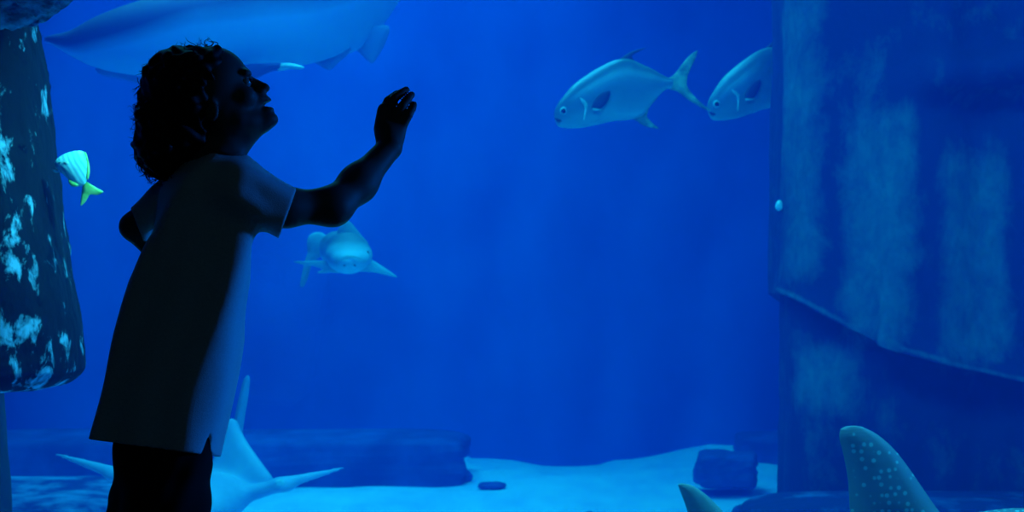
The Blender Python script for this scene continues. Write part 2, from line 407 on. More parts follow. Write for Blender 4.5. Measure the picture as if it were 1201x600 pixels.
# uneven back wall with broad shallow ribs
def backwall():
    nx, nz = 150, 70; vs = []; fs = []
    for j in range(nz + 1):
        for i in range(nx + 1):
            x = -TX + 2 * TX * i / nx; z = TZ0 + (TZ1 - TZ0) * j / nz
            y = TY1 - 0.25
            y += 0.22 * mn.noise(Vector((x * 0.5, z * 0.35, 3))) + 0.07 * mn.noise(Vector((x * 2.2, z * 1.3, 9)))
            for xc, w, d in ((1.95, 0.30, 0.12), (-1.35, 0.6, 0.10), (0.4, 0.5, 0.08), (-3.6, 0.4, 0.3)):
                y -= d * math.exp(-((x - xc) / w) ** 2)
            vs.append((x, y, z))
    for j in range(nz):
        for i in range(nx):
            a = j * (nx + 1) + i; fs.append((a, a + 1, a + nx + 2, a + nx + 1))
    me = bpy.data.meshes.new('wall_tank_back'); me.from_pydata(vs, [], fs); me.update()
    o = link_mesh('wall_tank_back', me, M['tankwall']); o['kind'] = 'structure'
    md = o.modifiers.new('thick', 'SOLIDIFY'); md.thickness = -0.2
    return o
backwall()

# sand floor: far edge rises and falls as drifts against the back wall
EDGE = [(0, 548), (200, 545), (380, 572), (547, 531), (600, 531), (640, 536), (700, 538), (722, 531), (760, 529), (800, 521), (830, 515), (865, 516), (905, 523), (1200, 530)]
def sand():
    nx, ny = 170, 130; vs = []; fs = []
    for j in range(ny + 1):
        Y = TY0 + (TY1 - TY0) * (j / ny)
        for i in range(nx + 1):
            x = -TX + 2 * TX * i / nx
            px = x * FPX / 12.0 + CX; ev = np.interp(px, [e[0] for e in EDGE], [e[1] for e in EDGE])
            ze = CAMZ - (ev - CY) * 11.9 / FPX
            if px < 547: ze = -0.6
            f = min(1, max(0, (Y - 10.3) / 1.5)); f = f * f * (3 - 2 * f)
            z = -0.6 + (ze + 0.6) * f + 0.035 * mn.noise(Vector((x * 0.9, Y * 0.7, 0))) + 0.012 * mn.noise(Vector((x * 4, Y * 3, 5)))
            z -= 0.03
            vs.append((x, Y, z))
    n = len(vs)
    for j in range(ny):
        for i in range(nx):
            a = j * (nx + 1) + i; fs.append((a, a + 1, a + nx + 2, a + nx + 1))
    me = bpy.data.meshes.new('floor_sand'); me.from_pydata(vs, [], fs); me.update()
    o = link_mesh('floor_sand', me, M['sand']); o['kind'] = 'structure'
    md = o.modifiers.new('thick', 'SOLIDIFY'); md.thickness = 0.25; md.offset = -1
sand()

# water: clear blue, scattering and absorbing
wm = bpy.data.materials.new('aquarium_water'); wm.use_nodes = True
nt = wm.node_tree; nt.nodes.clear()
o_ = nt.nodes.new('ShaderNodeOutputMaterial'); vsn = nt.nodes.new('ShaderNodeVolumeScatter'); va = nt.nodes.new('ShaderNodeVolumeAbsorption'); ad = nt.nodes.new('ShaderNodeAddShader')
vsn.inputs['Color'].default_value = (0.0, 0.13, 1.0, 1); vsn.inputs['Density'].default_value = 0.065; vsn.inputs['Anisotropy'].default_value = 0.0
va.inputs['Color'].default_value = (0.0, 0.82, 0.90, 1); va.inputs['Density'].default_value = 0.30
nt.links.new(vsn.outputs[0], ad.inputs[0]); nt.links.new(va.outputs[0], ad.inputs[1]); nt.links.new(ad.outputs[0], o_.inputs['Volume'])
w_ = box('water', (-TX + 0.002, 3.08, -0.75), (TX - 0.002, TY1 - 0.02, 4.15), wm)

# ------------------------------------------------------------------ rocks
def rock(name, c, r, m, label=None, cat='rock', seed=0, amp=0.18, sq=5.0, sub=5, flat_bottom=None, group=None, rot=0):
    """a boulder: a rounded block broken up by layered noise"""
    bm = bmesh.new(); bmesh.ops.create_icosphere(bm, subdivisions=sub, radius=1)
    so = Vector((seed * 7.3, seed * 3.1, seed))
    for v in bm.verts:
        d = v.co.normalized(); p = (abs(d.x) ** sq + abs(d.y) ** sq + abs(d.z) ** sq) ** (-1 / sq)
        n = mn.noise(d * 1.3 + so) * amp + mn.noise(d * 3.5 + so) * amp * 0.5 + mn.noise(d * 9 + so) * amp * 0.2
        q = d * p * (1 + n)
        q = Vector((q.x * r[0], q.y * r[1], q.z * r[2])); q.rotate(Matrix.Rotation(rot, 3, 'Z'))
        v.co = q
    me = bpy.data.meshes.new(name); bm.to_mesh(me); bm.free()
    o = link_mesh(name, me, m); o.location = c
    if label: tag(o, label, cat, group)
    return o

def at(px, py, Y): return P(px, py, Y)
c = at(851, 548, 9.9); rock('boulder', (c.x, 9.9, -0.475), (0.185, 0.17, 0.11), M['rockblue'], 'dark blue angular boulder lying alone on the bright sand left of the big column', 'rock', 3, 0.16, 7)
c = at(905, 520, 11.3); rock('rock_slab', (c.x + 0.1, 11.3, -0.54), (0.36, 0.2, 0.14), M['rockblue'], 'low flat-topped dark slab behind the boulder, against the foot of the big column', 'rock', 5, 0.10, 8)
c = at(577, 565, 10.1); rock('stone', (c.x, 10.1, -0.61), (0.09, 0.06, 0.022), M['rockblue'], 'small flat dark stone on the sand in front of the long rock ledge end', 'stone', 8, 0.2, 2.5, 4)
c = at(691, 600, 8.95); rock('stone', (c.x, 8.95, -0.63), (0.035, 0.03, 0.04), M['rockblue'], 'tiny dark stone on the open sand at the bottom edge of the view', 'stone', 11, 0.2, 2.5, 4)
# long low ledge at the back, left
c0 = at(-60, 540, 10.3); c1 = at(545, 540, 10.3)
rock('rock_ledge', ((c0.x + c1.x) / 2 - 0.02, 10.55, -0.52), ((c1.x - c0.x) / 2, 0.38, 0.20), M['rockblue'], 'long low dark rock ledge at the foot of the back wall behind the child', 'rock ledge', 13, 0.05, 9, 6)
# silted shelf lower left and foreground flat rock
c = at(60, 590, 8.0); rock('silted_rock_shelf', (c.x - 0.2, 7.9, -0.56), (0.75, 0.75, 0.27), M['ledge'], 'broad mottled rock shelf dusted with pale silt behind the child, under the hanging pillar', 'rock shelf', 17, 0.07, 7, 6)
c = at(370, 600, 8.6); rock('flat_rock', (c.x, 8.35, -0.66), (0.50, 0.25, 0.085), M['rockblue'], 'flat dark rock sunk in the sand just right of the child\'s legs', 'rock', 19, 0.06, 7, 5)
# plinth of the column
c = at(1050, 600, 6.9)
rock('rock_plinth', (2.27, 6.68, -0.41), (1.27, 0.25, 0.26), M['ledge2'], 'wide dark rock plinth under the big column, with a thin pale top edge', 'rock plinth', 23, 0.05, 9, 6)
c = at(872, 592, 7.6); rock('rock_fragment', (c.x, 7.5, -0.48), (0.07, 0.09, 0.16), M['rockblue'], 'small dark rock fragment leaning at the sand-side end of the column plinth', 'rock', 29, 0.25, 4, 5)

# big column on the right
YC = 7.45
def colx(px, Y=6.95): return (px - CX) * Y / FPX
def soft(a, lo, hi, s): return 1 / (1 + math.exp(-(a - lo) / s)) * 1 / (1 + math.exp((a - hi) / s))
PATCH = [(915, 965, -60, 330, 1.0), (955, 975, -20, 120, .5), (990, 1078, 120, 410, 1.1), (1000, 1040, 40, 130, .5), (1105, 1185, 175, 430, 1.0), (1060, 1200, -40, 50, .35), (1090, 1200, 95, 118, .5),
         (930, 1008, 400, 480, 1.2), (940, 990, 490, 570, .55), (1030, 1055, 440, 520, .55), (1090, 1130, 500, 560, .5), (1140, 1250, 520, 600, .35)]
def algae_and_light(p, below):
    u = p.x * FPX / p.y + CX; v = CY - (p.z - CAMZ) * FPX / p.y
    u += 9 * mn.noise(p * 5); v += 14 * mn.noise(p * 5 + Vector((5, 5, 5)))
    s = 0
    for a, b, c_, d, k in PATCH: s = max(s, k * soft(u, a, b, 5) * soft(v, c_, d, 8))
    return s
def rim_v(px): return np.interp(px, [850, 905, 930, 1000, 1060, 1130, 1201, 1300, 1500], [318, 322, 345, 386, 412, 432, 448, 466, 470])
def column_mesh(name, cx, rx, ry, ztab, rimmed, seed):
    seg = 260; rows = len(ztab); rings = []
    for zi, zz in enumerate(ztab):
        r = []
        for j in range(seg):
            a = 2 * math.pi * j / seg; ca, sa = math.cos(a), math.sin(a); n = 4.0
            q = (abs(ca) ** n + abs(sa) ** n) ** (-1 / n)
            x = cx + rx * q * ca; y = YC + ry * q * sa
            f = zi / (rows - 1)
            if rimmed:
                vr = rim_v(x * FPX / 6.95 + CX); zr = CAMZ - (vr - CY) * 6.95 / FPX
                z = zr + (TZ1 - 0.2 - zr) * zz
                lip = math.exp(-((z - zr) / 0.06) ** 2)
            else: z = -0.60 + 1.8 * zz; lip = 0
            d = Vector((ca * q, sa * q, 0)).normalized()
            u = x * FPX / y + CX
            rib = 0.045 * math.sin((x - 1.0) * 9.5) + 0.02 * math.sin((x) * 23)
            amp = 0.06 * mn.noise(Vector((x * 2, y * 2, z * 0.8 + seed))) + 0.03 * mn.noise(Vector((x * 6, y * 6, z * 2.5 + seed))) + 0.012 * mn.noise(Vector((x * 16, y * 16, z * 9)))
            if sa < -0.4: amp += rib
            if rimmed and sa < 0:
                # overhanging shelf near the top right
                v = CY - (z - CAMZ) * FPX / 6.9; ue = x * FPX / 6.9 + CX
                sh = soft(ue, 1095, 1500, 12); vv = 112 - 0.12 * (ue - 1100)
                amp += 0.16 * sh * soft(v, vv - 45, vv, 5) - 0.06 * sh * soft(v, vv + 2, vv + 50, 8)
                amp += 0.05 * lip
            edge = 0.02 if abs(sa) < 0.5 else 1
            amp *= 0.35 if ca < -0.55 and abs(sa) < 0.85 else 1
            r.append(Vector((x, y, z)) + d * amp)
        rings.append(r)
    vs, fs = loft(rings); me = pymesh(name, vs, fs)
    at_ = me.attributes.new('algae_and_light', 'FLOAT', 'POINT')
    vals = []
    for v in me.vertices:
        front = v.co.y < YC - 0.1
        a_ = algae_and_light(v.co, not rimmed) * 0.30 if front else 0.05
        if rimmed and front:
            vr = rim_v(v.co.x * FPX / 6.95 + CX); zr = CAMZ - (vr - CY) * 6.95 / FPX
            a_ = max(a_, 0.30 * math.exp(-((v.co.z - zr - 0.012) / 0.014) ** 2))  # thin pale strip: the rim's lit edge painted into the colour
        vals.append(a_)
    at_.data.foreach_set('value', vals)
    return me
CT = empty('rock_column', (2.3, YC, -0.2), 'massive blue-green streaked rock column, its broad upper part overhanging a narrower foot', 'rock column')
CT['kind'] = 'thing'
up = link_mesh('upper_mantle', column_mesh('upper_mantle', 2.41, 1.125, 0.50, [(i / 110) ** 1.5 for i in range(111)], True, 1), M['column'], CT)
lowc = link_mesh('foot', column_mesh('foot', 2.455, 1.145, 0.40, [i / 70 for i in range(71)], False, 8), M['column'], CT)
bpt = P(914, 241, 7.3)
bc = rock('pale_lump', bpt, (0.018, 0.016, 0.024), M['pale_lump'], seed=31, amp=0.25, sq=2, sub=3); bc.parent = CT; bc.location = bpt - CT.location  # small pale lump set on the column edge
bc['label'] = 'small pale lump on the column edge'

# hanging pillar, left
def pillar():
    R = [(-1080, 10), (-420, 18), (-100, 28), (30, 40), (100, 50), (200, 63), (300, 76), (380, 88), (425, 92), (440, 88), (450, 76), (455, 60), (458, 30)]
    Y = 4.35; S = resample([(v, r) for v, r in R], 150); rings = []; cxp = -60
    for v, rr in S:
        ring = []; rp = rr - cxp; ctr = P(cxp, v, Y); rad = rp * Y / FPX * 0.985
        for j in range(120):
            a = 2 * math.pi * j / 120; ca, sa = math.cos(a), math.sin(a)
            q = (abs(ca) ** 2.6 + abs(sa) ** 2.6) ** (-1 / 2.6)
            p = ctr + Vector((ca * q * rad, sa * q * rad * 0.8, 0))
            n = 0.035 * mn.noise(Vector((p.x * 5, p.y * 5, p.z * 2))) + 0.012 * mn.noise(Vector((p.x * 16, p.y * 16, p.z * 8))) + 0.005 * mn.noise(p * 45)
            p += Vector((ca, sa, 0)) * n * (1 if abs(sa) > .5 else .45); p.z += 0.01 * mn.noise(p * 12)
            ring.append(p)
        rings.append(ring)
    vs, fs = loft(rings); me = pymesh('hanging_pillar', vs, fs)
    at_ = me.attributes.new('algae_and_light', 'FLOAT', 'POINT'); vals = []
    pt = [(-40, 7, 120, 235, .10), (5, 42, 278, 330, .12), (34, 52, 320, 360, .08), (60, 72, 330, 400, .04), (-30, 75, 360, 450, .04), (-30, 90, 443, 470, .10)]
    for v_ in me.vertices:
        p = v_.co; u = p.x * FPX / p.y + CX; v = CY - (p.z - CAMZ) * FPX / p.y
        s = -0.06
        for a, b, c_, d, k in pt: s = max(s, -0.06 + (k + .06) * soft(u, a, b, 5) * soft(v, c_, d, 8))
        vals.append(s)
    at_.data.foreach_set('value', vals)
    T = empty('hanging_rock', P(-60, 100, Y)); link_mesh('shaft', me, M['pillar'], T); T['kind'] = 'thing'
    return tag(T, 'dark tapering rock pillar hanging down at the left edge, flecked with pale flakes', 'rock pillar')
PIL = pillar()

def canopy():
    F = Field((-2.2, 3.4, 1.35), (-0.85, 4.75, 2.75), 0.014)
    for u, v, y, r in ((-30, -60, 3.95, .24), (-20, -20, 3.8, .125), (20, -28, 3.75, .125), (55, -40, 3.8, .10), (75, -45, 3.85, .08), (0, 0, 3.85, .06), (45, -18, 3.8, .05), (5, 5, 3.75, .075), (35, -8, 3.75, .075), (60, -18, 3.75, .06), (-50, -110, 4.0, .28), (-60, -190, 4.15, .27), (-70, -270, 4.25, .24)):
        F.ell(P(u, v, y), (r, r, r * 0.8), 0.04)
    X, Y, Z = F.grid()
    F.F += (0.009 * np.sin(X * 60 + Z * 90) * np.sin(Y * 70 + X * 30) + 0.006 * np.sin(X * 140 - Z * 160 + 2 * np.sin(Y * 40))).astype(np.float32)
    me = F.mesh('rock_canopy')
    at_ = me.attributes.new('algae_and_light', 'FLOAT', 'POINT'); at_.data.foreach_set('value', [0.03] * len(me.vertices))
    o = link_mesh('outcrop', me, M['canopy'], PIL); o['label'] = 'shaggy streaked rock outcrop'
M['canopy'] = mat('streaked_overhang', (0.006, 0.03, 0.06), 0.9, (0.10, 0.30, 0.42), 6, 0.45, 0.62, (2.2, 1, 4), 8, bump=0.8, bscale=16, attr='algae_and_light')
canopy()

def spur():
    rings = []
    for i in range(50):
        v = 452 + i * 8; e = np.interp(v, [452, 460, 600, 860], [2, 3, 11, 26]); Y = 5.0; c_ = P(-45, v, Y); rad = (e + 45) * Y / FPX
        ring = []
        for j in range(40):
            a = 2 * math.pi * j / 40; p = c_ + Vector((math.cos(a) * rad, math.sin(a) * rad, 0)); p += Vector((math.cos(a), math.sin(a), 0)) * 0.006 * mn.noise(p * 9); ring.append(p)
        rings.append(ring)
    vs, fs = loft(rings); o = link_mesh('rock_post', pymesh('rock_post', vs, fs), M['pillar2']); recenter(o)
    tag(o, 'slim dark rock post at the very edge, below the hanging pillar', 'rock post')
M['pillar2'] = mat('plain_dark_rock', (0.002, 0.01, 0.03), 0.9, (0.004, 0.02, 0.06), 5, bump=0.4)
spur()

# ------------------------------------------------------------------ silver fish (two)
def silver_fish():
    Y = 7.45; T = empty('silver_fish', P(715, 110, Y), 'whole deep-bodied silver fish with forked tail swimming left in open water', 'fish', 'silver deep-bodied fish')
    st = [(650, 133, 650, 137, .004, 0), (652, 126, 652, 144, .016, 0), (659, 115, 656, 149, .034, 0), (672, 100, 668, 150.5, .05, 0), (686, 89.5, 684, 149.5, .058, 0), (702, 79.5, 701, 146, .06, 0),
          (720, 71, 719, 142, .055, 0), (737, 69, 738, 140.5, .045, 0), (752, 75, 753, 136, .034, 0), (767, 82, 765, 122, .024, 0), (777, 88, 773, 112, .016, 0), (785, 91.5, 781, 105, .011, 0), (790, 92, 788, 104, .007, 0)]
    bd = tb_body(st, Y, 60, 32, 2.0); b = link_mesh('body', tb_mesh('body', bd), M['permit'], T)
    fin('tail_fin', [(783, 92), (790, 88), (798, 78), (807, 67), (818, 59), (816, 68), (810, 80), (806, 91), (806, 101), (812, 110), (822, 120), (834, 130), (820, 125), (806, 116), (794, 107), (784, 104)], Y, M['permitfin'], T, .012)
    fin('dorsal_fin', [(722, 74), (730, 67), (742, 60), (758, 56), (748, 61), (741, 66), (743, 73)], Y, M['darkfin'], T, .010)
    fin('anal_fin', [(738, 137), (747, 142), (757, 148), (773, 151), (765, 144), (759, 137), (760, 128), (754, 128)], Y, M['permitfin'], T, .010)
    yb = lambda u, v: -0.048 + 0.0
    fin('pectoral_fin', [(694, 126), (697, 118), (704, 110), (715, 106), (715, 113), (710, 122), (703, 128)], Y - .068, M['darkfin'], T, .008)
    g1 = fin('gill_edge', [(680, 114), (685, 117), (689, 122), (688, 130), (686, 140), (684, 140), (685.5, 130), (685, 124), (681, 118)], Y - .062, M['gill'], T, .006)
    fin('fin_base', [(695, 126.5), (704, 128), (706, 129), (696, 130)], Y - .068, M['gill'], T, .006)
    e = ball('eye', P(661.5, 130, Y - .036), 0.021, M['iris'], T, (1, .5, 1)); ball('pupil', P(661, 130, Y - .0455), 0.012, M['fisheye'], e, (1, .4, 1))
    fin('mouth', [(650, 138), (655, 139), (659, 142), (654, 143)], Y - .03, M['darkfin'], T, .006)
    return T
f1 = silver_fish()
def copy_tree(o, parent=None):
    q = o.copy(); COL.objects.link(q)
    if parent: q.parent = parent
    for ch in list(o.children): copy_tree(ch, q)
    return q
f2 = copy_tree(f1)
n0 = P(650, 135, 7.45) - f1.location
f2.rotation_euler = (0, math.radians(-6), 0)
Yf = 8.25; s2 = 1.08
f2.scale = (s2, s2, s2)
off = Vector(n0); off.rotate(f2.rotation_euler.to_matrix()); off *= s2
f2.location = P(829.5, 128, Yf) - off
f2['label'] = 'silver fish half hidden behind the big rock column, only its front showing'

# small striped fish
def striped():
    Y = 4.25; T = empty('striped_fish', P(86, 198, Y), 'small bright striped fish with green tail beside the hanging pillar', 'fish')
    st = [(64, 192, 66, 197, .003, 0), (66, 187.5, 70, 201, .012, 0), (71, 183, 75, 205, .018, 0), (79, 179, 79, 209, .022, 0), (88, 177, 83, 213, .023, 0), (96, 177, 86, 216, .021, 0), (101, 181, 89, 217.5, .018, 0),
          (103, 190, 91.5, 218, .013, 0), (103.5, 200, 94, 218.5, .009, 0), (102, 209, 95.5, 218, .006, 0), (101, 214, 96.5, 218.5, .004, 0)]
    bd = tb_body(st, Y, 50, 28, 2.0); link_mesh('body', tb_mesh('body', bd), M['stripefish'], T)
    fin('tail_fin', [(97, 213), (102, 213), (108, 217), (115, 221), (121, 225), (114, 228.5), (106, 228), (103, 232), (99, 238), (94.5, 241), (95, 233), (96, 224)], Y, M['yellowfin'], T, .004)
    fin('dorsal_fin', [(97, 178), (101, 179), (104, 190), (105.5, 200), (103, 211), (100.5, 205), (100.5, 190)], Y - .004, M['yellowfin'], T, .006)
    fin('pelvic_fin', [(80, 209), (84, 212), (90, 214.5), (91.5, 218), (85, 218.5), (81, 215)], Y - .012, M['yellowfin'], T, .005)
    fin('pectoral_fin', [(61.5, 199.5), (66, 199), (69, 200), (69, 202), (64, 202)], Y - .006, M['palefin'], T, .006)
    fin('pale_patch', [(74.5, 189), (78, 188), (80.5, 191), (78, 192.5), (75.5, 191.5)], Y - .0225, M['gill'], T, .003)
    e = ball('eye', P(70, 190.5, Y - .0165), .004, M['iris'], T, (1, .5, 1)); ball('pupil', P(70, 190.5, Y - .0185), .0022, M['fisheye'], e, (1, .4, 1))
striped()

# ------------------------------------------------------------------ shark swimming towards the glass
def head_on_shark():
    Y = 7.2; sc = Y / FPX; T = empty('shark', P(408, 295, Y), 'small pale-bellied shark seen head-on below the child\'s raised elbow', 'shark')
    F = Field(P(352, 330, Y) + Vector((0, -.25, 0)), P(445, 262, Y) + Vector((0, 1.3, 0)), 0.008)
    def q(u, v, dy): return P(u, v, Y + dy)
    F.ell(q(411, 305, -.08), (22 * sc, .16, 14 * sc), .03)
    F.ell(q(409, 300, .08), (27 * sc, .20, 17.5 * sc), .04)
    F.cap(q(408, 296, .15), q(396, 292, .55), 24 * sc, 20 * sc, .05)
    F.cap(q(396, 292, .55), q(374, 288, 1.0), 20 * sc, 10 * sc, .05)
    F.cap(q(374, 288, 1.0), q(362, 296, 1.2), 10 * sc, 5 * sc, .04)
    link_mesh('body', F.mesh('body'), M['headshark'], T)
    bend = lambda u, v: .12 + 0.0015 * abs(u - 408)
    fin('pectoral_fin', [(428, 302), (437, 305), (447, 311), (456, 317), (466, 325), (450, 322), (436, 319), (424, 318.5), (415, 316)], Y, M['palefin'], T, .03, bend)
    fin('pectoral_fin', [(398, 306), (386, 305), (372, 305.5), (358, 306), (344, 306.5), (354, 310), (368, 312), (380, 316), (392, 320), (402, 318)], Y, M['palefin'], T, .03, bend)
    fin('dorsal_fin', [(394, 285), (396, 270), (403, 262), (410, 259.5), (417, 267), (425, 277), (432, 286), (420, 292), (405, 292)], Y, M['headsharkfin'], T, .06, lambda u, v: .35)
    fin('tail_fin', [(361, 296), (360, 284), (363, 276), (371, 272), (380, 274), (386, 282), (384, 296), (374, 302), (366, 310), (362, 322), (357, 335), (352, 335), (354, 322), (357, 308)], Y, M['headsharkfin'], T, .05, lambda u, v: 1.1)
    fin('pelvic_fin', [(385, 312), (378, 316), (372, 320), (382, 320), (392, 318)], Y, M['palefin'], T, .03, lambda u, v: .6)
    fin('mouth', [(398, 302.5), (408, 299.5), (419, 301), (426, 304), (419, 302.2), (408, 300.8)], Y - .243, M['headsharkfin'], T, .008)
    for u, v in ((391, 299), (431, 296)): ball('eye', P(u, v, Y - .02), .008, M['fisheye'], T)
    for u in (404, 416): ball('nostril', P(u, 311, Y - .225), .004, M['fisheye'], T)
head_on_shark()

# ------------------------------------------------------------------ big shark gliding overhead
def big_shark():
    Y = 7.5; T = empty('shark', P(300, 30, Y), 'very large shark gliding hazily overhead, its snout pointing left', 'shark')
    st = [(53, 44, 53, 49, .01, 0), (60, 42, 66, 55, .06, 0), (88, 36, 86, 67, .15, 0), (120, 20, 115, 80, .24, 0), (161, 5, 160, 88, .31, 0), (210, -8, 212, 92, .35, 0), (270, -18, 272, 90, .36, 0), (330, -24, 330, 80, .34, .02),
          (395, -32, 378, 70, .29, .1), (440, -50, 422, 56, .23, .3), (478, -78, 452, 24, .17, .6), (510, -112, 486, -30, .11, .9), (540, -150, 520, -100, .07, 1.2), (565, -190, 552, -160, .04, 1.4)]
    bd = tb_body(st, Y, 80, 40, 2.0)
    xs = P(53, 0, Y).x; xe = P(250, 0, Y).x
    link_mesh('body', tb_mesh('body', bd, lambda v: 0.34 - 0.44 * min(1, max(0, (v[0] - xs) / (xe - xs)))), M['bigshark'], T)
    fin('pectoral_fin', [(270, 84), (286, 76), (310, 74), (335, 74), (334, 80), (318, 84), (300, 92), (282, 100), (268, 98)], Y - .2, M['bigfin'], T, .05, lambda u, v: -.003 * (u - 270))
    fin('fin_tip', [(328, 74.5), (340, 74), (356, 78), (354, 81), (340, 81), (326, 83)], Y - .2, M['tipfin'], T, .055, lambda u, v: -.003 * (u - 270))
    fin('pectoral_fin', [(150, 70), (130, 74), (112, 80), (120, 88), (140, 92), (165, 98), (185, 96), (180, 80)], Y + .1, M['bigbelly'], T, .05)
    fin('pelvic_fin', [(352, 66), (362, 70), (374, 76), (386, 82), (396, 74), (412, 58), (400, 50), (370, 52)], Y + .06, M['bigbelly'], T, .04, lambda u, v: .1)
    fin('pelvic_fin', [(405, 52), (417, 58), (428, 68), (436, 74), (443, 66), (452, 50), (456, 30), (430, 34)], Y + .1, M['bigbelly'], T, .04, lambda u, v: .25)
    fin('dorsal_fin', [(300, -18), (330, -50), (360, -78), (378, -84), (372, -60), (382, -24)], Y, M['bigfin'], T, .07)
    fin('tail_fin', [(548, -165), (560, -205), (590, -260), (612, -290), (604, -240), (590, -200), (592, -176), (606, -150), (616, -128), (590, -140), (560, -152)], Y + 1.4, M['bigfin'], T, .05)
    ball('eye', P(92, 52, Y - .155), .02, M['fisheye'], T, (1, .6, 1))
big_shark()

# ------------------------------------------------------------------ pale shark with spread fins behind the child's legs
def pale_shark():
    Y = 6.4; sc = Y / FPX; T = empty('shark', P(235, 575, Y), 'pale blue shark with fins spread wide, swimming low behind the child\'s legs', 'shark')
    F = Field(P(52, 640, Y) + Vector((0, -.6, 0)), P(415, 480, Y) + Vector((0, 1.2, 0)), 0.011)
    def q(u, v, dy): return P(u, v, Y + dy)
    F.ell(q(240, 588, -.1), (44 * sc, .45, 30 * sc), .05)
    F.cap(q(240, 584, .2), q(262, 560, .85), 36 * sc, 12 * sc, .08)
    # wings
    n = (0.0, 0.0, 1.0)
    F.cap(q(262, 584, -.02), q(330, 569, -.08), 26 * sc, 12 * sc, .05, flat=((0.2, 0.0, 1), .5))
    F.cap(q(330, 567, -.08), q(403, 548.5, .05), 10 * sc, 2.2 * sc, .03, flat=((0.25, 0, 1), .7))
    F.cap(q(214, 586, -.02), q(140, 556, -.08), 26 * sc, 12 * sc, .05, flat=((-0.3, 0, 1), .45))
    F.cap(q(140, 556, -.08), q(64, 531.5, .05), 10 * sc, 2.2 * sc, .03, flat=((-0.3, 0, 1), .7))
    # dorsal wedge blending into the shoulder
    for i in range(9):
        t = i / 8
        F.cap(q(272 - 2 * t, 498 + 4 * t, .25), q(250 + 62 * t, 560 + 4 * t, .15 - .1 * t), 3.0 * sc, 9 * sc, .03, flat=((.2, 1, 0), .8))
    link_mesh('body', F.mesh('body'), M['whiteshark'], T)
    fin('tail_fin', [(262, 545), (272, 505), (279, 470), (285, 447), (290, 440), (293, 444), (291, 465), (286, 495), (284, 520), (288, 548)], Y, M['whitetail'], T, .05, lambda u, v: .8)
    ball('pale_spot', P(328, 566, Y - .125), .016, M['tipfin'], T, (1.2, .4, .9))
pale_shark()

# ------------------------------------------------------------------ spotted shark close to the glass: two fins rise into view
def spotted_shark():
    Y = 4.0; T = empty('spotted_shark', P(960, 650, Y), 'grey-green spotted shark passing close under the view, with only its two back fins showing', 'shark')
    st = [(560, 660, 560, 668, .004, 0), (640, 646, 642, 676, .02, 0), (720, 628, 722, 690, .04, 0), (800, 610, 800, 700, .06, 0), (880, 608, 880, 712, .085, 0), (960, 608, 960, 724, .105, 0), (1040, 606, 1040, 730, .12, 0),
          (1120, 604, 1120, 730, .125, 0), (1195, 596, 1195, 722, .12, 0), (1250, 602, 1250, 712, .10, 0), (1300, 622, 1300, 700, .07, 0), (1335, 650, 1335, 678, .03, 0)]
    bd = tb_body(st, Y, 70, 40, 2.0); link_mesh('body', tb_mesh('body', bd), M['spotted'], T)
    fin('front_dorsal_fin', [(986, 503), (994, 499.5), (1010, 500), (1030, 510), (1048, 526), (1064, 546), (1082, 572), (1100, 598), (1118, 622), (1060, 632), (1000, 630), (997, 600), (995, 565), (990, 535), (984.5, 513)], Y, M['spotted'], T, .035)
    fin('rear_dorsal_fin', [(795, 568), (800, 566.5), (812, 569), (826, 578), (838, 589), (850, 602), (866, 624), (830, 632), (810, 628), (807, 602), (801, 584)], Y, M['plainfin'], T, .025)
    fin('tail_fin', [(640, 656), (600, 640), (560, 640), (510, 620), (470, 610), (500, 650), (530, 672), (520, 690), (560, 684), (610, 676)], Y, M['spotted'], T, .02)
    for s in (-1, 1): fin('pectoral_fin', [(1180, 690), (1160, 720), (1130, 750), (1100, 770), (1150, 768), (1200, 745), (1225, 715), (1235, 692)], Y, M['spotted'], T, .025, (lambda u, v, s=s: s * (.09 + .002 * max(0, v - 690))))
    for s in (-1, 1): ball('eye', P(1290, 645, Y + s * .07), .012, M['fisheye'], T)
spotted_shark()

# ------------------------------------------------------------------ the child
K = 720.0; Y0 = 2.5
def J(u, v, w=0.0): return P(u, v, Y0 + w / K)
def r(*a): return a[0] / K if len(a) == 1 else tuple(q / K for q in a)
PHI = math.radians(50); RX = (math.cos(PHI), -math.sin(PHI))
CH = empty('person', (J(190, 500).x, Y0, 0.0), 'curly-haired child in a loose grey T-shirt and dark trousers looking up, one hand raised', 'person')

